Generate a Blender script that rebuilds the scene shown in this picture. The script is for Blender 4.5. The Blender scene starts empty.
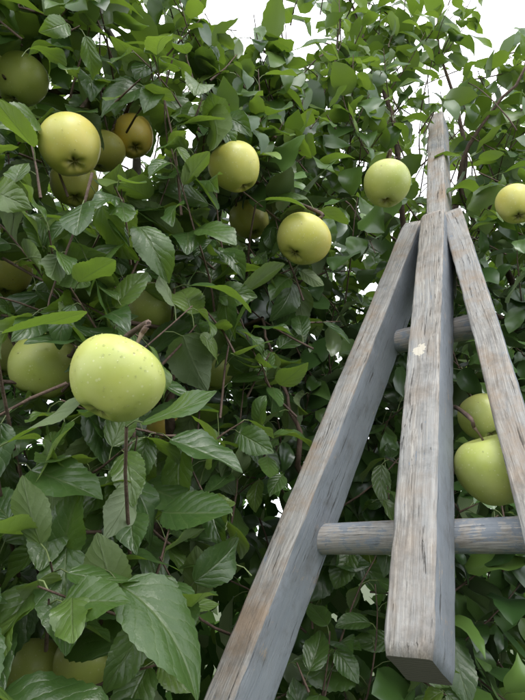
import bpy, math, random
import numpy as np
from mathutils import Vector, Matrix, Quaternion
rng=np.random.default_rng(11); random.seed(11)
scene=bpy.context.scene; col=scene.collection
EYE=np.array([0,0,1.6])

# ------------------------------------------------------------ helpers
def link(o,parent=None):
    col.objects.link(o)
    if parent: o.parent=parent
    return o
def empty(name):
    e=bpy.data.objects.new(name,None); e.empty_display_size=.1
    return link(e)
def norm(v):
    v=np.asarray(v,float); return v/np.maximum(np.linalg.norm(v,axis=-1,keepdims=True),1e-9)
def mesh_np(name,V,Q,mats,attrs=None,uv=None,smooth=True,matidx=None):
    me=bpy.data.meshes.new(name)
    V=np.asarray(V,np.float32); Q=np.asarray(Q,np.int32)
    nf=len(Q); k=Q.shape[1]
    me.vertices.add(len(V)); me.vertices.foreach_set("co",V.ravel())
    me.loops.add(nf*k); me.loops.foreach_set("vertex_index",Q.ravel())
    me.polygons.add(nf)
    me.polygons.foreach_set("loop_start",np.arange(nf,dtype=np.int32)*k)
    me.polygons.foreach_set("loop_total",np.full(nf,k,np.int32))
    if matidx is not None: me.polygons.foreach_set("material_index",np.asarray(matidx,np.int32))
    me.polygons.foreach_set("use_smooth",np.full(nf,smooth,bool))
    for m in mats: me.materials.append(m)
    if uv is not None:
        l=me.uv_layers.new(name="UVMap"); l.data.foreach_set("uv",uv[Q.ravel()].astype(np.float32).ravel())
    for n,a in (attrs or {}).items():
        at=me.attributes.new(n,'FLOAT','POINT'); at.data.foreach_set("value",np.asarray(a,np.float32))
    me.update(calc_edges=True)
    return bpy.data.objects.new(name,me)

class N:
    def __init__(s,name):
        s.m=bpy.data.materials.new(name); s.m.use_nodes=True; s.t=s.m.node_tree; s.t.nodes.clear()
        s.out=s.t.nodes.new('ShaderNodeOutputMaterial')
    def n(s,ty,ins=None,**kw):
        nd=s.t.nodes.new(ty)
        for k,v in kw.items(): setattr(nd,k,v)
        for k,v in (ins or {}).items():
            if hasattr(v,'is_output'): s.t.links.new(v,nd.inputs[k])
            else: nd.inputs[k].default_value=v
        return nd
    def math(s,op,a,b=0.,c=0.,clamp=False):
        nd=s.n('ShaderNodeMath',{0:a,1:b,2:c},operation=op); nd.use_clamp=clamp; return nd.outputs[0]
    def mix(s,f,a,b,bt='MIX'):
        nd=s.t.nodes.new('ShaderNodeMix'); nd.data_type='RGBA'; nd.blend_type=bt
        for k,v in ((0,f),(6,a),(7,b)):
            if hasattr(v,'is_output'): s.t.links.new(v,nd.inputs[k])
            else: nd.inputs[k].default_value=v if k==0 else (*v,1)
        return nd.outputs[2]
    def ramp(s,f,stops):
        nd=s.n('ShaderNodeValToRGB',{0:f}); e=nd.color_ramp.elements
        while len(e)<len(stops): e.new(.5)
        for x,(p,c) in zip(e,stops): x.position=p; x.color=(*c,1) if len(c)==3 else c
        return nd.outputs[0]
    def noise(s,vec,scale,detail=4,rough=.5,dist=0.):
        return s.n('ShaderNodeTexNoise',{'Vector':vec,'Scale':scale,'Detail':detail,'Roughness':rough,'Distortion':dist}).outputs[0]
    def finish(s,sh): s.t.links.new(sh,s.out.inputs[0]); return s.m
g=lambda v:(v,v,v)

# ------------------------------------------------------------ materials
def leaf_mat(name,kind='fine'):
    b=N(name)
    rnd=b.n('ShaderNodeAttribute',attribute_name='rnd').outputs['Fac']
    geo=b.n('ShaderNodeNewGeometry'); P=geo.outputs['Position']; back=geo.outputs['Backfacing']
    top=b.ramp(rnd,[(0.,(.030,.070,.018)),(.45,(.052,.106,.024)),(.8,(.082,.148,.030)),(1.,(.14,.21,.045))])
    und=b.mix(rnd,(.115,.160,.080),(.165,.22,.095))
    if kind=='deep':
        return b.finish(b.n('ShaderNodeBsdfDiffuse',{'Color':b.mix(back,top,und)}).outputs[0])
    tc=b.mix(rnd,(.12,.22,.018),(.24,.37,.035))
    if kind=='fine':
        uv=b.n('ShaderNodeUVMap').outputs[0]
        sep=b.n('ShaderNodeSeparateXYZ',{0:uv})
        u=b.math('SUBTRACT',b.math('MULTIPLY',sep.outputs[0],2.),1.); v=sep.outputs[1]
        au=b.math('ABSOLUTE',u)
        mid=b.math('SUBTRACT',1.,b.math('MULTIPLY',au,13.),clamp=True)
        n1=b.noise(P,38.,3,.6)
        ph=b.math('SUBTRACT',b.math('MULTIPLY',v,6.0),b.math('MULTIPLY',b.math('POWER',au,.75),2.0))
        ph=b.math('ADD',ph,b.math('MULTIPLY',b.math('GREATER_THAN',u,0.),.45))
        ph=b.math('ADD',ph,b.math('MULTIPLY',n1,1.3))
        fr=b.math('ABSOLUTE',b.math('SUBTRACT',b.math('FRACT',ph),.5))
        side=b.math('MULTIPLY',b.math('SUBTRACT',1.,b.math('MULTIPLY',fr,12.),clamp=True),b.math('SUBTRACT',1.15,au,clamp=True))
        vein=b.math('MAXIMUM',mid,b.math('MULTIPLY',side,.5))
        top=b.mix(b.math('MULTIPLY',n1,.6),top,(.030,.068,.022))
        n3=b.noise(P,170.,4,.7)
        top=b.mix(b.math('MULTIPLY',b.ramp(n3,[(.45,g(0)),(.7,g(1))]),.25),top,(.11,.16,.05))
        top=b.mix(b.math('MULTIPLY',vein,.5),top,(.15,.20,.08))
        und=b.mix(b.math('MULTIPLY',vein,.5),und,(.21,.26,.14))
        top=b.mix(b.math('MULTIPLY',b.math('GREATER_THAN',b.math('ADD',n3,b.math('MULTIPLY',n1,.5)),1.02),.7),top,(.11,.075,.03))
        h=b.math('ADD',b.math('MULTIPLY',b.math('SQRT',b.math('MULTIPLY',fr,2.)),.6),b.math('MULTIPLY',n3,.7))
        h=b.math('SUBTRACT',h,b.math('MULTIPLY',mid,.9))
        bump=b.n('ShaderNodeBump',{'Strength':.6,'Distance':.0014,'Height':h}).outputs[0]
        ro=b.math('ADD',b.math('MULTIPLY',back,.28),b.math('ADD',.20,b.math('MULTIPLY',n1,.22)))
        c=b.mix(back,top,und)
        tc=b.mix(b.math('MULTIPLY',vein,.5),tc,(.06,.11,.03))
        p=b.n('ShaderNodeBsdfPrincipled',{'Base Color':c,'Roughness':ro,'Normal':bump,'Specular IOR Level':.7}).outputs[0]
    else:
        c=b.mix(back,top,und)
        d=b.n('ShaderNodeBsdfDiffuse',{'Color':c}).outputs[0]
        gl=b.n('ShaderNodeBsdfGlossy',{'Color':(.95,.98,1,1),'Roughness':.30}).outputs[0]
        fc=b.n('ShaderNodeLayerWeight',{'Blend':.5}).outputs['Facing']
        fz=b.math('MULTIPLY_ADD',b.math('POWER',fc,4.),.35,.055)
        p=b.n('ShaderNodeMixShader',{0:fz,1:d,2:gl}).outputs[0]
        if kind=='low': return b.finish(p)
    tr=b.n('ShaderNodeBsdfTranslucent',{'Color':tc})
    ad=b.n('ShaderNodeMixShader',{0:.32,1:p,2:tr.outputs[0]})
    return b.finish(ad.outputs[0])
def apple_mat(name,c1,c2,blush):
    b=N(name)
    tc=b.n('ShaderNodeTexCoord').outputs['Object']; oi=b.n('ShaderNodeObjectInfo').outputs['Random']
    off=b.n('ShaderNodeVectorMath',{0:tc,1:(0,0,0)},operation='ADD'); 
    cmb=b.n('ShaderNodeCombineXYZ',{0:b.math('MULTIPLY',oi,5.),1:oi,2:oi}); b.t.links.new(cmb.outputs[0],off.inputs[1])
    V=off.outputs[0]
    n=b.noise(V,22.,4,.55); n2=b.noise(V,11.,3,.5)
    base=b.mix(b.ramp(n,[(.3,g(0)),(.7,g(1))]),c1,c2)
    base=b.mix(b.math('MULTIPLY',b.ramp(n2,[(.46,g(0)),(.66,g(1))]),.7),base,blush)
    st=b.n('ShaderNodeVectorMath',{0:V,1:(1,1,.12)},operation='MULTIPLY').outputs[0]
    base=b.mix(b.math('MULTIPLY',b.noise(st,110.,3,.6),.3),base,c1)
    r2=b.n('ShaderNodeVectorMath',{0:b.n('ShaderNodeVectorMath',{0:tc,1:(1,1,0)},operation='MULTIPLY').outputs[0]},operation='LENGTH').outputs['Value']
    cav=b.ramp(r2,[(.004,g(1)),(.014,g(0))])
    base=b.mix(b.math('MULTIPLY',cav,.8),base,(.16,.13,.04))
    base=b.mix(b.math('MULTIPLY',b.ramp(b.noise(V,45.,4,.65),[(.35,g(0)),(.7,g(1))]),.16),base,(.58,.60,.38))
    vo=b.n('ShaderNodeTexVoronoi',{'Vector':V,'Scale':190.,'Randomness':1.})
    dot=b.math('LESS_THAN',vo.outputs['Distance'],b.math('MULTIPLY',b.noise(V,60.,1),.32))
    base=b.mix(b.math('MULTIPLY',dot,.4),base,(.62,.62,.38))
    vo2=b.n('ShaderNodeTexVoronoi',{'Vector':V,'Scale':46.,'Randomness':1.})
    sp=b.math('LESS_THAN',vo2.outputs['Distance'],b.math('MULTIPLY',n2,.09))
    base=b.mix(b.math('MULTIPLY',sp,.6),base,(.18,.13,.05))
    bump=b.n('ShaderNodeBump',{'Strength':.2,'Distance':.0006,'Height':b.math('ADD',b.noise(V,90.,3),b.math('MULTIPLY',dot,.3))}).outputs[0]
    p=b.n('ShaderNodeBsdfPrincipled',{'Base Color':base,'Roughness':b.math('ADD',.26,b.math('MULTIPLY',n,.28)),'Normal':bump,'Specular IOR Level':.55})
    return b.finish(p.outputs[0])
def bark_mat(name,c1,c2,sc):
    b=N(name); P=b.n('ShaderNodeNewGeometry').outputs['Position']
    n=b.noise(P,sc,4,.65); n2=b.noise(P,sc*5,2,.6)
    c=b.mix(b.ramp(n,[(.35,g(0)),(.65,g(1))]),c1,c2)
    bump=b.n('ShaderNodeBump',{'Strength':.6,'Distance':.002,'Height':b.math('ADD',n,n2)}).outputs[0]
    return b.finish(b.n('ShaderNodeBsdfPrincipled',{'Base Color':c,'Roughness':.75,'Normal':bump}).outputs[0])
def plain(name,c,r=.6):
    b=N(name); rn=b.n('ShaderNodeNewGeometry').outputs['Random Per Island']
    cc=b.mix(rn,tuple(x*.6 for x in c),tuple(min(1,x*1.3) for x in c))
    return b.finish(b.n('ShaderNodeBsdfPrincipled',{'Base Color':cc,'Roughness':r}).outputs[0])
def wood_mat(name,paint,brown=.45):
    b=N(name); tc=b.n('ShaderNodeTexCoord').outputs['Object']; oi=b.n('ShaderNodeObjectInfo').outputs['Random']
    V0=b.n('ShaderNodeVectorMath',{0:tc,1:(0,0,0)},operation='ADD')
    cmb=b.n('ShaderNodeCombineXYZ',{0:oi,1:b.math('MULTIPLY',oi,3.),2:b.math('MULTIPLY',oi,7.)}); b.t.links.new(cmb.outputs[0],V0.inputs[1]); V0=V0.outputs[0]
    warp=b.n('ShaderNodeTexNoise',{'Vector':V0,'Scale':7.,'Detail':2.}).outputs[1]
    Vw=b.n('ShaderNodeVectorMath',{0:V0,1:b.n('ShaderNodeVectorMath',{0:warp,1:(.012,.012,.0)},operation='MULTIPLY').outputs[0]},operation='ADD').outputs[0]
    S=b.n('ShaderNodeVectorMath',{0:Vw,1:(1,1,.030)},operation='MULTIPLY').outputs[0]
    gr=b.noise(S,430.,5,.7); gr2=b.noise(S,110.,3,.6)
    S2=b.n('ShaderNodeVectorMath',{0:Vw,1:(1,1,.05)},operation='MULTIPLY').outputs[0]
    crack=b.ramp(b.noise(S2,210.,4,.7),[(.30,g(1)),(.38,g(0))])
    pa=b.noise(V0,14.,5,.65); pb=b.noise(V0,60.,5,.7)
    wood=b.ramp(gr,[(.28,(.09,.080,.071)),(.45,(.24,.223,.205)),(.60,(.39,.365,.338)),(.78,(.54,.515,.48))])
    wood=b.mix(b.ramp(gr2,[(.35,g(0)),(.7,g(.75))]),wood,(.31,.318,.328))
    wood=b.mix(b.math('MULTIPLY',b.ramp(pa,[(.47,g(0)),(.64,g(1))]),brown),wood,(.27,.19,.125))
    pm=b.math('ADD',b.math('ADD',b.math('MULTIPLY',pa,.5),b.math('MULTIPLY',pb,.5)),b.math('MULTIPLY',gr,.35))
    pm=b.math('LESS_THAN',pm,.45+paint*.38)
    pc=b.mix(b.noise(V0,35.,4,.6),(.13,.16,.21),(.21,.25,.30))
    pc=b.mix(b.math('MULTIPLY',gr,.5),pc,(.28,.285,.29))
    c=b.mix(b.math('MULTIPLY',pm,.85),wood,pc)
    c=b.mix(b.math('MULTIPLY',crack,.8),c,(.06,.052,.046))
    c=b.mix(b.math('MULTIPLY',b.ramp(b.noise(V0,26.,6,.7),[(.50,g(0)),(.70,g(1))]),.5),c,(.10,.095,.09))
    return b,c,gr,crack,pb,V0,tc
def fin_wood(b,c,gr,crack,pb):
    h=b.math('SUBTRACT',b.math('ADD',b.math('MULTIPLY',gr,.8),b.math('MULTIPLY',pb,.3)),b.math('MULTIPLY',crack,1.2))
    bump=b.n('ShaderNodeBump',{'Strength':.9,'Distance':.0014,'Height':h}).outputs[0]
    return b.finish(b.n('ShaderNodeBsdfPrincipled',{'Base Color':c,'Roughness':.72,'Normal':bump,'Specular IOR Level':.3}).outputs[0])
M={}
b,c,gr,cr,pb,V0,tc=wood_mat('bare_wood',.27,.75); M['bare']=fin_wood(b,c,gr,cr,pb)
b,c,gr,cr,pb,V0,tc=wood_mat('painted_wood',.90); M['paint']=fin_wood(b,c,gr,cr,pb)
b,c,gr,cr,pb,V0,tc=wood_mat('half_painted_wood',.52,.3); M['half']=fin_wood(b,c,gr,cr,pb)
b,c,gr,cr,pb,V0,tc=wood_mat('pole_wood',.28,.35)
d=b.n('ShaderNodeVectorMath',{0:tc,1:(-.006,-.035,.40)},operation='SUBTRACT').outputs[0]
d=b.n('ShaderNodeVectorMath',{0:d,1:(1.,.3,.8)},operation='MULTIPLY').outputs[0]
d=b.n('ShaderNodeVectorMath',{0:d},operation='LENGTH').outputs['Value']
d=b.math('ADD',d,b.math('MULTIPLY',b.math('SUBTRACT',b.noise(V0,130.,4,.6),.5),.030))
c=b.mix(b.math('MULTIPLY',b.math('LESS_THAN',d,.008),.8),c,(.62,.57,.48))
M['pole']=fin_wood(b,c,gr,cr,pb)
b=N('end_grain'); tc=b.n('ShaderNodeTexCoord').outputs['Object']
rr=b.n('ShaderNodeTexWave',{'Vector':tc,'Scale':60.,'Distortion':6.,'Detail':3.},wave_type='RINGS').outputs[1]
M['end']=b.finish(b.n('ShaderNodeBsdfPrincipled',{'Base Color':b.mix(b.math('MULTIPLY',rr,.6),(.10,.09,.08),(.17,.155,.14)),'Roughness':.85}).outputs[0])
M['leaf']=leaf_mat('apple_leaf'); M['leaf2']=leaf_mat('apple_leaf_plain','plain'); M['deep']=leaf_mat('inner_leaf','deep'); M['low']=leaf_mat('shaded_leaf','low')
M['petiole']=plain('petiole',(.13,.17,.06))
M['twig']=bark_mat('twig_bark',(.070,.042,.032),(.14,.092,.07),60.)
M['bark']=bark_mat('apple_bark',(.06,.047,.037),(.14,.115,.095),25.)
M['apple']=apple_mat('apple_skin',(.36,.41,.085),(.45,.49,.12),(.53,.52,.15))
M['apple2']=apple_mat('yellowing_apple_skin',(.47,.46,.085),(.58,.53,.12),(.66,.52,.12))
M['ygold']=apple_mat('ripe_apple_skin',(.66,.50,.07),(.70,.52,.08),(.72,.43,.06))
M['stem']=plain('stem',(.10,.07,.035))
b=N('water'); M['drop']=b.finish(b.n('ShaderNodeBsdfPrincipled',{'Base Color':(1,1,1,1),'Roughness':.02,'IOR':1.33,'Transmission Weight':1.}).outputs[0])
b=N('grass_ground'); P=b.n('ShaderNodeNewGeometry').outputs['Position']
M['ground']=b.finish(b.n('ShaderNodeBsdfPrincipled',{'Base Color':b.mix(b.noise(P,3.,8,.7),(.03,.05,.015),(.07,.09,.03)),'Roughness':.9}).outputs[0])

# ------------------------------------------------------------ ladder frame
B0=np.array([.1335,.562,1.531]); A=norm([.2885,.4598,1.077])
h=norm([.5315,.847,0]); R=np.array([h[1],-h[0],0.]); NB=norm(np.cross(A,R))
if NB[1]<0: NB=-NB
LC=-.033
def hw(t): return .135-(t-.1525)*.1967
def LW(t,u,w): return B0+A*t+R*u+NB*w
ladder=empty('orchard_ladder')
def beam(name,p0,p1,sx,sy,mats,xdir,nseg=60,jit=.0011,parent=ladder,taper=(1,1)):
    p0=np.array(p0);p1=np.array(p1); L=np.linalg.norm(p1-p0); z=norm(p1-p0)
    x=norm(xdir-z*np.dot(xdir,z)); y=np.cross(z,x)
    bv=.0035; hx,hy=sx/2,sy/2
    def arc(cx,cy,a0):
        return [(cx+bv*math.cos(a0+i*math.pi/6),cy+bv*math.sin(a0+i*math.pi/6)) for i in range(4)]
    def edge(p,q,n): return [(p[0]+(q[0]-p[0])*i/n,p[1]+(q[1]-p[1])*i/n) for i in range(1,n)]
    c1=arc(hx-bv,hy-bv,0); c2=arc(-hx+bv,hy-bv,math.pi/2); c3=arc(-hx+bv,-hy+bv,math.pi); c4=arc(hx-bv,-hy+bv,1.5*math.pi)
    prof=[]
    for a_,b_ in ((c1,c2),(c2,c3),(c3,c4),(c4,c1)):
        prof+=a_; prof+=edge(a_[-1],b_[0],4)
    prof=np.array(prof); k=len(prof)
    t=np.linspace(0,1,nseg+1); V=[]
    nick=np.cumsum(rng.normal(0,.0006,(nseg+1,k)),0); nick-=nick.mean(0)
    for i,tt in enumerate(t):
        sc=taper[0]+(taper[1]-taper[0])*tt
        e=1-.10*math.exp(-min(tt,1-tt)*L/.004)
        jx=np.array([math.sin(tt*L*9+hx*50)*.0008,math.sin(tt*L*13+2)*.0006])
        V.append(np.column_stack([prof*sc*e*(1+np.clip(nick[i]*1.2,-.03,.03))[:,None]+jx+rng.normal(0,jit*.35,(k,2)),np.full(k,tt*L)]))
    V=np.concatenate(V)
    Q=[];mi=[]
    for i in range(nseg):
        for j in range(k):
            j2=(j+1)%k; Q.append((i*k+j,i*k+j2,(i+1)*k+j2,(i+1)*k+j))
            my=(prof[j][1]+prof[j2][1])/2; mi.append(0 if my<-hy+bv*.9 else 1)
    n=len(V); V=np.vstack([V,[[0,0,0],[0,0,L]]])
    for j in range(k):
        j2=(j+1)%k
        Q.append((n,j2,j,j)); mi.append(2); Q.append((n+1,nseg*k+j,nseg*k+j2,nseg*k+j2)); mi.append(2)
    me=bpy.data.meshes.new(name); me.from_pydata(V.tolist(),[],[tuple(dict.fromkeys(q)) for q in Q])
    for m in mats: me.materials.append(m)
    for p,m_ in zip(me.polygons,mi): p.material_index=m_; p.use_smooth=(m_<2)
    o=bpy.data.objects.new(name,me)
    o.matrix_world=Matrix(((x[0],y[0],z[0],p0[0]),(x[1],y[1],z[1],p0[1]),(x[2],y[2],z[2],p0[2]),(0,0,0,1))); link(o,parent); return o
sg=1 if np.dot(np.cross(A,R),NB)>0 else -1
XD=R*sg
T=.070
beam('front_pole',LW(-.014,-.001,T/2),LW(.755,-.001,T/2),.046,T,[M['pole'],M['paint'],M['end']],XD,taper=(1.03,.94))
beam('top_post',LW(.60,-.002,.072),LW(1.245,-.010,.040),.039,.058,[M['bare'],M['half'],M['end']],XD,taper=(1,.90))
wst=.0365; t0,t1=-1.70,.775; UC={}
for nm,s in (('stile_left',-1),('stile_right',1)):
    ua=LC+s*(hw(t0)+wst/2)-(.115 if s>0 else 0)
    ub=s*(.0228+wst/2*.9)+(-.005 if s<0 else -.011)
    UC[s]=(ua,ub)
    beam(nm,LW(t0,ua,.10),LW(t1,ub,.060),wst,.080,[M['bare'],M['paint'],M['end']],XD,nseg=140)
def uat(s,t): f=(t-t0)/(t1-t0); return UC[s][0]*(1-f)+UC[s][1]*f
def rung(name,t,r):
    u0=uat(-1,t)+.004; u1=uat(1,t)-.004; n=40;k=20
    V=[];Q=[]
    for i in range(n+1):
        f=i/n
        for j in range(k):
            a=2*math.pi*j/k; rr=r*(1+.02*math.sin(f*9+a*2)+rng.normal(0,.004))
            V.append((rr*math.cos(a),rr*math.sin(a),f*(u1-u0)))
    for i in range(n):
        for j in range(k): Q.append((i*k+j,i*k+(j+1)%k,(i+1)*k+(j+1)%k,(i+1)*k+j))
    V+= [(0,0,0),(0,0,u1-u0)]; m=len(V)
    F=Q+[(m-2,(j+1)%k,j) for j in range(k)]+[(m-1,n*k+j,n*k+(j+1)%k) for j in range(k)]
    me=bpy.data.meshes.new(name); me.from_pydata(V,[],F); me.materials.append(M['half'])
    for p in me.polygons: p.use_smooth=True
    o=bpy.data.objects.new(name,me); p0=LW(t,u0,.093); x=NB;z=R;y=np.cross(z,x)
    o.matrix_world=Matrix(((x[0],y[0],z[0],p0[0]),(x[1],y[1],z[1],p0[1]),(x[2],y[2],z[2],p0[2]),(0,0,0,1)))
    link(o,ladder)
for i,t in enumerate((.516,.1525,-.21,-.575,-.94,-1.30)): rung('rung_%d'%(i+1),t,.0203)

# ------------------------------------------------------------ apples
APP=[ # x,y,z, diameter, exposure , kind
(-.387,.658,2.314,.082,.92,0),(-.261,.592,2.124,.083,.70,2),(-.289,.691,2.138,.074,.72,2),(-.278,.763,2.263,.076,.7,2),(-.235,.785,2.315,.076,.78,1),
(-.042,.684,2.163,.080,.68,2),(.210,.758,2.191,.081,.92,0),(-.025,.88,2.202,.076,.8,2),(.064,.741,2.070,.088,.62,2),(-.420,.796,2.038,.076,.8,2),
(-.175,.771,1.963,.082,.72,0),(-.263,.623,1.818,.084,.75,0),(-.124,.440,1.742,.079,.93,0),(-.093,.948,1.921,.080,.55,0),(-.183,.983,1.830,.056,.7,1),
(-.242,.663,1.490,.066,.70,0),(-.183,.636,1.500,.063,.75,0),(.364,.880,1.819,.076,.95,0),(.290,.689,1.704,.091,1.,0),(.456,.8215,2.195,.070,.8,2),(-.4335,.843,1.915,.074,.7,0),
(.62,1.0,1.75,.08,.6,0),(-.75,.8,1.7,.08,.6,0),(.75,.95,2.1,.08,.6,0),(-.8,.9,2.2,.08,.6,2)]
TILT={12:(.40,.05,.9),18:(-.30,-.2,.9),8:(.45,.1,.8),11:(.3,0,.9),5:(-.4,-.25,.8),6:(.1,-.12,1),0:(.25,-.2,.9),1:(-.3,.1,.9)}
ASP={12:.88,8:.82,5:.94,1:.92,18:1.0,11:.98,6:.93}
def apple_mesh(name,D,seed,mat,drops=0,asp_=None):
    r=np.random.default_rng(seed); nu,nv=56,40
    asp=r.uniform(.86,1.0); con=r.uniform(.07,.15); V=[]
    if asp_: asp=asp_
    lob=r.uniform(.025,.05); ph0=r.uniform(0,6); l2=r.uniform(.015,.045)
    for i in range(nv+1):
        ph=math.pi*i/nv
        for j in range(nu):
            a=2*math.pi*j/nu; s=math.sin(ph); cc=math.cos(ph)
            x=s**.92 if s>0 else 0
            x*=1+con*cc
            x*=1+lob*math.cos(5*a+ph0)*((1-cc)/2)**2+l2*math.cos(2*a+1)
            z=asp*cc
            if cc>0: z-=.28*math.exp(-(s/.27)**2)
            else: z+=.24*math.exp(-(s/.26)**2)*(1+.25*math.cos(5*a+ph0))
            z+=.045*math.cos(a+2)*s
            V.append((x*D/2*math.cos(a),x*D/2*math.sin(a),z*D/2))
    VA=np.array(V)
    F=[(i*nu+j,i*nu+(j+1)%nu,(i+1)*nu+(j+1)%nu,(i+1)*nu+j)[::-1] for i in range(nv) for j in range(nu)]
    nb=len(F); mi=[0]*nb
    k=7;base=len(V); top=(asp-.28)*D/2; sl=.026; bx,by=r.uniform(-.006,.006,2)
    for i in range(6):
        f=i/5; rr=.0014+.0008*abs(f-.4)+(.0008 if i==5 else 0)
        for j in range(k):
            a=2*math.pi*j/k; V.append((bx*f*f+rr*math.cos(a),by*f*f+rr*math.sin(a),top-.002+sl*f))
    for i in range(5):
        for j in range(k): F.append((base+i*k+j,base+i*k+(j+1)%k,base+(i+1)*k+(j+1)%k,base+(i+1)*k+j)); mi.append(1)
    F.append(tuple(base+5*k+j for j in range(k))); mi.append(1)
    for q in range(5):
        a=2*math.pi*q/5+ph0; zb=-(asp-.24)*D/2; b0=len(V)
        V+=[(.002*math.cos(a-.6),.002*math.sin(a-.6),zb),(.002*math.cos(a+.6),.002*math.sin(a+.6),zb),(.006*math.cos(a),.006*math.sin(a),zb-.005)]
        F.append((b0,b0+1,b0+2)); mi.append(1)
    for q in range(drops):
        idx=r.integers(nu*8,nu*(nv-7)); c0=VA[idx]; nn=norm(c0*np.array([1,1,1.1])); rr=r.uniform(.0004,.0011)*(1+.5*(r.random()<.1))
        a1=norm(np.cross(nn,[.3,.5,.8])); a2=np.cross(nn,a1); b0=len(V); ks=8
        for ii in range(5):
            th=ii/4*1.75
            for jj in range(ks):
                an=2*math.pi*jj/ks
                p=c0+(a1*math.cos(an)+a2*math.sin(an))*math.sin(th)*rr+nn*(math.cos(th)*rr*.6)
                V.append(tuple(p))
        for ii in range(4):
            for jj in range(ks): F.append((b0+ii*ks+jj,b0+(ii+1)*ks+jj,b0+(ii+1)*ks+(jj+1)%ks,b0+ii*ks+(jj+1)%ks)); mi.append(2)
    me=bpy.data.meshes.new(name); me.from_pydata(V,[],F); me.materials.append(mat); me.materials.append(M['stem']); me.materials.append(M['drop'])
    for p,m_ in zip(me.polygons,mi): p.material_index=m_; p.use_smooth=True
    return me,np.array([bx,by,top+sl-.002])
spurs=[]
for i,(x,y,z,D,ex,kd) in enumerate(APP):
    me,tip=apple_mesh('apple',D,100+i,(M['apple'],M['ygold'],M['apple2'])[kd],{12:140,18:110,1:50,5:40,8:50,11:60,0:40,6:30,15:60,16:60}.get(i,0),ASP.get(i))
    o=bpy.data.objects.new('apple',me); link(o)
    up=Vector(TILT.get(i,(random.uniform(-.35,.35),random.uniform(-.2,.35),1))).normalized()
    q=up.to_track_quat('Z','Y'); o.rotation_mode='QUATERNION'
    o.rotation_quaternion=q@Quaternion((0,0,1),random.uniform(0,6.28)); o.location=(x,y,z)
    tipw=Vector((x,y,z))+o.rotation_quaternion@Vector(tip)
    spurs.append((np.array(tipw),np.array(up)))
AC=np.array([a[:3] for a in APP]); AD=np.array([a[3] for a in APP]); AE=np.array([a[4] for a in APP])
ADIST=np.linalg.norm(AC-EYE,axis=1)

# ------------------------------------------------------------ tree structure
tubes=[]
def catmull(P,n):
    P=[np.array(p,float) for p in P]; P=[2*P[0]-P[1]]+P+[2*P[-1]-P[-2]]; out=[]
    for i in range(1,len(P)-2):
        for k in range(n):
            t=k/n; a,b_,c_,d_=P[i-1:i+3]
            out.append(.5*((2*b_)+(-a+c_)*t+(2*a-5*b_+4*c_-d_)*t*t+(-a+3*b_-3*c_+d_)*t**3))
    out.append(P[-2]); return np.array(out)
def branch(P,r0,r1,mat=0,sides=8,jit=.0022,n=7):
    pts=catmull(P,n); pts[1:-1]+=rng.normal(0,jit,(len(pts)-2,3))
    tubes.append((pts,(r1+(r0-r1)*np.linspace(1,0,len(pts))**1.9)*(1+.10*np.sin(np.arange(len(pts))*1.7)),sides,mat)); return pts
limbs=[]
limbs+= [branch([(-.7,2.0,-.05),(-.68,1.98,.5),(-.62,1.9,1.1)],.09,.06,1,14)]
limbs+= [branch([(1.5,2.1,-.05),(1.48,2.1,.5),(1.4,2.0,1.1)],.09,.06,1,14)]
for P,r in [
 ([(-.62,1.9,1.1),(-.5,1.5,1.5),(-.35,1.2,2.0),(-.3,1.05,2.5),(-.388,.932,2.801),(-.578,.883,2.68),(-.8,.85,2.6)],.030),
 ([(-.62,1.9,1.1),(-.3,1.6,1.8),(-.15,1.35,2.4),(-.103,1.149,2.793),(-.2,1.095,2.934),(-.35,1.0,3.15)],.028),
 ([(-.62,1.9,1.1),(-.35,1.3,1.45),(-.15,.95,1.7),(-.143,.80,1.80),(-.128,.76,1.88),(-.112,.72,1.955),(-.16,.74,2.03),(-.26,.8,2.1)],.018),
 ([(-.62,1.9,1.1),(-.45,1.3,1.25),(-.25,.85,1.38),(-.182,.69,1.476),(-.168,.635,1.62),(-.15,.62,1.75),(-.202,.60,1.83),(-.2645,.60,1.80),(-.35,.62,1.78)],.010),
 ([(-.62,1.9,1.1),(-.9,1.3,1.6),(-.8,.9,2.0),(-.6,.75,2.3),(-.3,.72,2.36),(-.1,.76,2.30),(-.03,.8,2.24)],.020),
 ([(1.4,2.0,1.1),(1.0,1.6,1.6),(.7,1.3,2.2),(.507,1.15,2.51),(.626,.974,2.69),(.75,.9,2.85)],.020),
 ([(1.4,2.0,1.1),(.8,1.7,1.8),(.45,1.4,2.3),(.353,1.15,2.677),(.30,1.12,2.9),(.257,1.126,3.133),(.22,1.12,3.4)],.018),
 ([(1.4,2.0,1.1),(.9,1.4,1.5),(.5,1.1,1.75),(.1,.95,1.72),(.062,.888,1.80),(.029,.858,1.876),(0,.84,1.98)],.016),
 ([(1.4,2.0,1.1),(1.1,1.4,1.7),(.8,1.25,2.0),(.5,1.2,2.2),(.3,1.15,2.35),(.2,1.1,2.4)],.016),
 ([(1.4,2.0,1.1),(1.5,1.4,2.0),(1.2,1.2,2.6),(1.0,1.1,3.2)],.03),
 ([(-.62,1.9,1.1),(-1.3,1.3,1.8),(-1.5,1.0,2.4),(-1.4,.9,2.9)],.03),
 ([(.45,1.4,2.3),(.6,1.3,2.7),(.55,1.25,3.1),(.6,1.2,3.5)],.012),
]: limbs.append(branch(P,r,max(.0024,r*.12),1 if r>.021 else 0,10))
LP=np.concatenate(limbs[2:])

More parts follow.
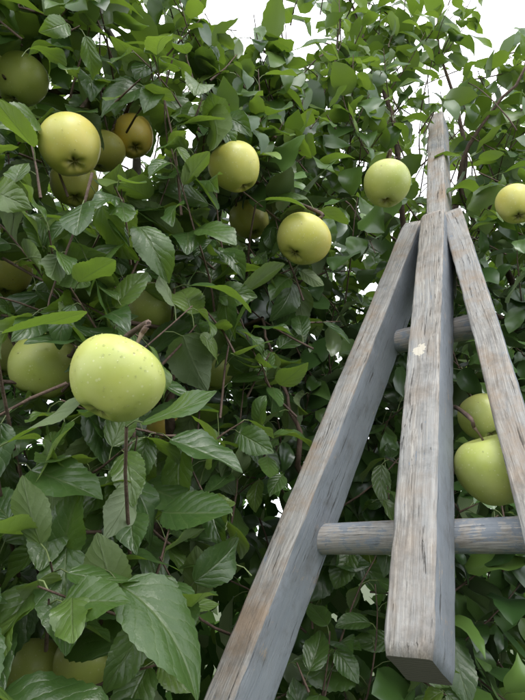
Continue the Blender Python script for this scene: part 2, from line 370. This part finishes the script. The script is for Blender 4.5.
# ------------------------------------------------------------ leaf generator
LEAF=[]; PET=[]
def sst(a):
    a=min(1,max(0,a)); return a*a*(3-2*a)
def front(x,z):
    f=.50+.34*sst((x+.24)/.42)
    f=f-.10*sst((1.72-z)/.2)*sst((.10-x)/.1)+.14*min(1,max(0,z-2.2))
    return f+.10*sst((x-.2)/.4)
def ztop(x,y):
    base=3.25+.25*math.sin(x*5+1)+.1*math.sin(y*9)
    gp=math.exp(-((x+.075*y)/(.17*y))**4)
    return base*(1-gp)+gp*min(base,1.58+1.10*y)
NUM=np.dot(B0+NB*.05-EYE,NB)
def visible_ok(pts):
    """keep the picker's space in front of the ladder and the ripe fruit clear"""
    for p in pts:
        v=p-EYE
        w=np.dot(p-B0,NB); den=np.dot(v,NB)
        if w<.16 and den>1e-4:
            q=EYE+v*(NUM/den)-B0; t=q@A; u=q@R
            if -.6<t<.80:
                if abs(u-LC)<hw(t)+.05: return False
            elif .80<=t<1.25 and abs(u-.004)<.030: return False
        s=((AC-EYE)@v)/(ADIST*ADIST)
        m=(s>.15)&(s<1.1)
        if m.any():
            ds=np.linalg.norm((AC-EYE)[m]*s[m][:,None]-v,axis=1)
            if np.any((s[m]<1)&(ds<AD[m]/2*AE[m]*s[m]*.98)): return False
            if np.any(np.linalg.norm(AC[m]-p,axis=1)<AD[m]*.47): return False
    return True
def add_leaf(p,rad,sd,size,young=0.,face=.45):
    d=norm(rad*rng.uniform(.6,1.1)+sd*rng.uniform(.1,.7)+np.array([0,0,-rng.uniform(.0,.85)])+rng.normal(0,.25,3))
    nrm=np.array([0,0,1.])*.8+sd*.25+rng.normal(0,.45,3)+np.array([0,-1,0])*face
    nrm=norm(nrm-d*np.dot(nrm,d))
    pl=size*rng.uniform(.22,.38)
    b0=p+norm(rad*.8+sd*.7)*pl
    mid=b0+d*size*.5; tip=b0+d*size*.95; side=np.cross(d,nrm)*size*.27
    if mid[1]<front(mid[0],mid[2])-.03 or mid[2]>ztop(mid[0],mid[1])+.12: return False
    if not visible_ok((mid,b0,tip,mid+side,mid-side)): return False
    LEAF.append((b0,d,nrm,size,min(1,max(0,rng.beta(1.6,2.2)+young))))
    PET.append((p,b0+d*size*.02)); return True
def hero(b0,d,nrm,size,rn=.4):
    b0=np.array(b0,float); d=norm(d); nrm=norm(np.array(nrm)-d*np.dot(nrm,d))
    LEAF.append((b0,d,nrm,size,rn)); p=b0-d*size*.25+np.array([0,.012,.004]); PET.append((p,b0+d*size*.02))
    tubes.append((np.array([p,p+np.array([-.01,.05,-.03]),p+np.array([-.02,.14,-.10])]),np.array([.0015,.0017,.0022]),5,0))
def shoot(p,d,L,n,size,r=.0020,young=0.):
    pts=[np.array(p,float)]; d=norm(d); k=max(4,int(L/.035))
    curl=rng.normal(0,.10,3)
    for i in range(k):
        d=norm(d+curl*.6+rng.normal(0,.07,3)+np.array([0,0,.05]))
        q=pts[-1]+d*L/k
        if q[1]<front(q[0],q[2])+.01 or q[2]>ztop(q[0],q[1])+.2: break
        if not visible_ok((q,)): break
        pts.append(q)
    if len(pts)<2: return
    pts=np.array(pts); k=len(pts)-1
    n=max(2,int(n*k/max(4,int(L/.035)))); ang=rng.uniform(0,6.28); cnt=0; last=0
    for i in range(n):
        f=(i+.6)/n*k; j=min(int(f),k-1); pp=pts[j]+(pts[j+1]-pts[j])*(f-j); sd=norm(pts[j+1]-pts[j])
        a=norm(np.cross(sd,[.3,.2,1.])); b_=np.cross(sd,a); ang+=2.4+rng.normal(0,.3)
        rad=a*math.cos(ang)+b_*math.sin(ang)
        e=1 if i<n-2 else .72
        if add_leaf(pp,rad,sd,size*rng.uniform(.6,1.18)*e,young=young+(.25 if i>n-3 else 0)): cnt+=1; last=j+1
    if cnt>=2 and last>=1:
        pts=pts[:last+1]; tubes.append((pts,np.linspace(r,r*.45,len(pts)),5,0))
def fill(n,xr,yr,zr,sz=.078,young=0.,leafn=(8,14)):
    for _ in range(n):
        x=rng.uniform(*xr); z=rng.uniform(*zr); y=front(x,z)+rng.uniform(*yr)
        if z>ztop(x,y): continue
        if z>2.55 and rng.random()<(.42 if x>0 else .3): continue
        d=np.array([rng.normal(0,.6),rng.normal(-.55,.5),rng.normal(.45,.5)])
        shoot((x,y,z),d,rng.uniform(.12,.30),rng.integers(*leafn),sz,young=young+max(0,(z-2.3)*.3))
fill(640,(-.75,.9),(0.02,.25),(1.1,3.1),.086)
fill(160,(-.42,.1),(0.01,.14),(1.25,2.6),.082)
fill(560,(-1.0,1.2),(.2,.75),(1.0,3.3),.086)
fill(220,(-1.7,1.9),(.6,1.5),(1.0,3.4),.088)
for _ in range(110):
    x=rng.uniform(-1.3,1.6)
    y=rng.uniform(1.0,2.0); z=rng.uniform(2.6,3.1)
    if -.28<x<.12: continue
    shoot((x,y,z),(rng.normal(0,.2),rng.normal(-.1,.2),1),rng.uniform(.4,.8),rng.integers(12,20),.068,.0032,.25)
for i,(tip,up) in enumerate(spurs):
    k=np.argmin(np.linalg.norm(LP-tip-np.array([0,.08,.05]),axis=1)); tgt=LP[k]
    v=tgt-tip; dist=np.linalg.norm(v)
    if dist>.30: tgt=tip+v/dist*.30
    if i in (6,17,18,19): tgt=tip+np.array([.03,.16,.07])
    m1=tip+up*.012; m2=tip*.6+tgt*.4+np.array([0,.02,.02])
    branch([tip,m1,m2,tgt],.0022,.0034,0,6,0.,4)
    for q in range(9):
        a=q*2.4+i; rad=np.array([math.cos(a),math.sin(a),.1])
        add_leaf(m1*.8+m2*.2,rad,norm(up),.085*rng.uniform(.7,1.15))
hero((-.118,.490,1.580),(.12,-.037,-.050),(.05,-.55,.8),.112,.5)
hero((-.20,.475,1.500),(.1,-.03,.0),(-.1,-.6,.8),.105,.35)
hero((-.102,.596,1.723),(.09,-.01,-.03),(0,-.6,.8),.090,.3)
hero((-.213,.506,1.676),(.07,-.02,-.02),(.1,-.7,.7),.082,.45)
hero((-.093,.624,1.928),(.1,-.01,.0),(.1,-.5,.85),.090,.45)
hero((-.217,.460,1.692),(.05,.0,.04),(.4,.3,-.6),.080,.6)
hero((.4415,1.0,2.455),(-.07,-.05,-.03),(0,-.7,.7),.080,.5)
hero((-.27,.48,1.60),(.08,-.02,-.05),(.0,-.8,.6),.092,.3)
hero((-.225,.44,1.785),(.09,-.03,.003),(.0,-.5,.8),.080,.4)
hero((-.095,.42,1.700),(.06,-.02,.012),(.1,-.6,.7),.068,.45)
hero((-.080,.66,2.215),(.06,-.05,-.02),(.0,-.6,.8),.062,.55)
hero((.005,.70,2.115),(.07,-.03,-.01),(.0,-.6,.8),.070,.45)
DEEP=[]
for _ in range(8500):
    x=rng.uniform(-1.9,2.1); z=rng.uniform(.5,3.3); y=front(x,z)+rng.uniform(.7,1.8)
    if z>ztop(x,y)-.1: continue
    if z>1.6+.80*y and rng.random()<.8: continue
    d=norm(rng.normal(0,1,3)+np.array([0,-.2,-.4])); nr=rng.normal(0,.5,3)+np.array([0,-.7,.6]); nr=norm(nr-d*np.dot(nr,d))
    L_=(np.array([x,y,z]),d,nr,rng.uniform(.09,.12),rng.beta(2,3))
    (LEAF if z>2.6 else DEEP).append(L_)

# ------------------------------------------------------------ leaf mesh
def template(nv,nh,r,serr):
    W=r.uniform(.235,.325); fold=r.uniform(.05,.65); bend=r.uniform(-.3,1.6); tw=r.uniform(-.9,.9)
    ph=r.uniform(0,6,2); fq=r.uniform(5,11); am=r.uniform(.01,.10); sb=r.uniform(-.16,.16)
    v=np.linspace(0,1,nv+1); s=np.linspace(-1,1,2*nh+1)
    pe=r.uniform(.70,.95); pb=r.uniform(.48,.60)
    prof=(v**pb)*((1-v)**pe); prof*=W/prof.max()
    prof*=1-.3*np.clip((v-.72)/.28,0,1)*(1-np.clip((v-.93)/.07,0,1))
    X=np.zeros((nv+1,2*nh+1));Z=X.copy();Y=X.copy()
    th=bend*v; cy=np.concatenate([[0],np.cumsum(np.cos((th[1:]+th[:-1])/2))])/nv; cz=-np.concatenate([[0],np.cumsum(np.sin((th[1:]+th[:-1])/2))])/nv
    for j,ss in enumerate(s):
        a=abs(ss); w=prof*a
        if a>.99 and serr: w=w*(1+.030*((np.arange(nv+1)%2)*2-1)+.02*np.sin(v*31+ph[0]))
        x=np.sign(ss)*w
        z=fold*w*(1-.5*a)+am*np.sin(v*fq+ph[int(ss>0)])*a*a*np.sin(np.pi*v)
        twa=tw*(v-.2)
        xr=x*np.cos(twa)-z*np.sin(twa); zr=x*np.sin(twa)+z*np.cos(twa)
        X[:,j]=xr+sb*v*v; Y[:,j]=cy+zr*np.sin(th); Z[:,j]=cz+zr*np.cos(th)
        Y[:,j]+=a*.02*np.sin(np.pi*v)
    V=np.stack([X,Y,Z],-1).reshape(-1,3)
    UV=np.stack(np.meshgrid((s+1)/2,v),-1).reshape(-1,2)
    k=2*nh+1
    Q=np.array([(i*k+j,i*k+j+1,(i+1)*k+j+1,(i+1)*k+j) for i in range(nv) for j in range(2*nh)])
    return V,UV,Q
def build_leaves(name,items,nv,nh,serr,nvar,parent,mat='leaf2'):
    r=np.random.default_rng(5)
    tm=[template(nv,nh,r,serr) for _ in range(nvar)]
    B0s=np.array([i[0] for i in items]);Ds=np.array([i[1] for i in items]);Ns=np.array([i[2] for i in items]);S=np.array([i[3] for i in items]);Rn=np.array([i[4] for i in items])
    pick=rng.integers(nvar,size=len(items)); asp=rng.uniform(.88,1.12,len(items))
    Vs=[];Us=[];Qs=[];Rs=[];off=0
    for k,(V,UV,Q) in enumerate(tm):
        m=np.where(pick==k)[0]
        if len(m)==0: continue
        sd=np.cross(Ds[m],Ns[m])*asp[m][:,None]
        W=(V[None,:,0:1]*sd[:,None]+V[None,:,1:2]*Ds[m][:,None]+V[None,:,2:3]*Ns[m][:,None])*S[m][:,None,None]+B0s[m][:,None]
        nV=len(V); Vs.append(W.reshape(-1,3)); Us.append(np.tile(UV,(len(m),1))); Rs.append(np.repeat(Rn[m],nV))
        Qs.append((Q[None]+(off+np.arange(len(m))*nV)[:,None,None]).reshape(-1,4)); off+=nV*len(m)
    o=mesh_np(name,np.concatenate(Vs),np.concatenate(Qs),[M[mat]],{'rnd':np.concatenate(Rs)},np.concatenate(Us))
    return link(o,parent)
def build_tubes(name,tb,mats,parent):
    Vs=[];Qs=[];Mi=[];off=0
    for pts,rad,k,mi in tb:
        pts=np.asarray(pts); n=len(pts)
        t=norm(np.gradient(pts,axis=0)); ref=np.array([.31,.22,.92]); a=norm(np.cross(t,ref)); b_=np.cross(t,a)
        an=np.arange(k)*2*math.pi/k
        V=pts[:,None]+rad[:,None,None]*(a[:,None]*np.cos(an)[None,:,None]+b_[:,None]*np.sin(an)[None,:,None])
        Vs.append(V.reshape(-1,3)); i=np.arange(n-1)[:,None]*k; j=np.arange(k)[None]; j2=(j+1)%k
        Q=np.stack([i+j,i+j2,i+k+j2,i+k+j],-1).reshape(-1,4)+off; Qs.append(Q); Mi.append(np.full(len(Q),mi)); off+=n*k
    o=mesh_np(name,np.concatenate(Vs),np.concatenate(Qs),mats,matidx=np.concatenate(Mi)); return link(o,parent)
tree=empty('apple_tree')
near=[];mh=[];ml=[];fh=[];fl=[]
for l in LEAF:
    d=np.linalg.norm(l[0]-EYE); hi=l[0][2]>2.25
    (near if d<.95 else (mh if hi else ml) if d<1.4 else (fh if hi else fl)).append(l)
build_leaves('near_leaves',near,26,4,True,36,tree,'leaf')
build_leaves('crown_leaves',mh,10,2,True,24,tree,'leaf2')
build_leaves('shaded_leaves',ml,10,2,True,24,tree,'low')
build_leaves('top_leaves',fh,5,1,False,16,tree,'leaf2')
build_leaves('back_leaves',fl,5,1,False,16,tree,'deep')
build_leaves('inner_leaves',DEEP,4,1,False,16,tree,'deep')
build_tubes('branches',tubes,[M['twig'],M['bark']],tree)
pt=[]
for p,e in PET:
    m=(p+e)/2+np.array([0,0,.003]); pt.append((np.array([p,m,e]),np.array([.0009,.0007,.0008]),3,0))
build_tubes('petioles',pt,[M['petiole']],tree)

# ------------------------------------------------------------ background row of trees
it=[]
for _ in range(6000):
    x=rng.uniform(-8,8); y=rng.uniform(4.2,5.6); z=rng.uniform(.1,3.2+.5*math.sin(x*1.3))
    d=norm(rng.normal(0,1,3)+np.array([0,-.3,-.3])); nr=norm(rng.normal(0,.5,3)+np.array([0,-.4,.8])); nr=norm(nr-d*np.dot(nr,d))
    it.append((np.array([x,y,z]),d,nr,rng.uniform(.16,.26),rng.beta(2,3)))
dt=empty('distant_trees'); build_leaves('foliage',it,3,1,False,8,dt,'deep')
tb=[]
for x in (-6,-3.6,-1.2,1.2,3.6,6): tb.append((np.array([(x,5.2,-.05),(x+.05,5.15,1.),(x-.1,5.2,2.6)]),np.array([.1,.08,.03]),10,0))
build_tubes('trunks',tb,[M['bark']],dt)
n=60; gx=np.linspace(-1,1,n+1); gx=np.sign(gx)*np.abs(gx)**3*300
X,Y=np.meshgrid(gx,gx); Z=.03*np.sin(X*1.3)*np.cos(Y*1.1)*(np.abs(X)<30)*(np.abs(Y)<30)-.02
V=np.stack([X,Y,Z],-1).reshape(-1,3); k=n+1
Q=[(i*k+j,i*k+j+1,(i+1)*k+j+1,(i+1)*k+j) for i in range(n) for j in range(n)]
link(mesh_np('ground',V,Q,[M['ground']]))

# ------------------------------------------------------------ world, sun, camera
w=bpy.data.worlds.new("World"); scene.world=w; w.use_nodes=True; t=w.node_tree; t.nodes.clear()
out=t.nodes.new('ShaderNodeOutputWorld'); b1=t.nodes.new('ShaderNodeBackground'); b2=t.nodes.new('ShaderNodeBackground'); mx=t.nodes.new('ShaderNodeMixShader')
sky=t.nodes.new('ShaderNodeTexSky'); sky.sky_type='NISHITA'; sky.sun_disc=False; sky.sun_elevation=math.radians(52); sky.sun_rotation=math.radians(155)
t.links.new(sky.outputs[0],b1.inputs[0]); b1.inputs[1].default_value=.12
no=t.nodes.new('ShaderNodeTexNoise'); no.inputs['Scale'].default_value=2.2; no.inputs['Detail'].default_value=3
tcn=t.nodes.new('ShaderNodeTexCoord'); t.links.new(tcn.outputs['Generated'],no.inputs['Vector'])
rp=t.nodes.new('ShaderNodeValToRGB'); rp.color_ramp.elements[0].position=.3; rp.color_ramp.elements[0].color=(.78,.81,.85,1); rp.color_ramp.elements[1].position=.7; rp.color_ramp.elements[1].color=(.96,.97,.98,1)
t.links.new(no.outputs[0],rp.inputs[0]); t.links.new(rp.outputs[0],b2.inputs[0]); b2.inputs[1].default_value=3.0
mx.inputs[0].default_value=.88; t.links.new(b1.outputs[0],mx.inputs[1]); t.links.new(b2.outputs[0],mx.inputs[2]); t.links.new(mx.outputs[0],out.inputs[0])
sl=bpy.data.lights.new('sun','SUN'); sl.energy=1.5; sl.angle=math.radians(25); sl.color=(1,.97,.92)
so=link(bpy.data.objects.new('sun',sl)); so.rotation_euler=(math.radians(38),0,math.radians(25))
cam=bpy.data.cameras.new('camera'); co=link(bpy.data.objects.new('camera',cam)); scene.camera=co
cam.sensor_fit='VERTICAL'; cam.sensor_height=36; cam.lens=36*545/700; cam.clip_start=.02; cam.clip_end=2000
co.location=EYE; co.rotation_euler=(math.radians(90+21),0,0)
scene.view_settings.view_transform='Standard'; scene.view_settings.look='None'; scene.view_settings.exposure=0
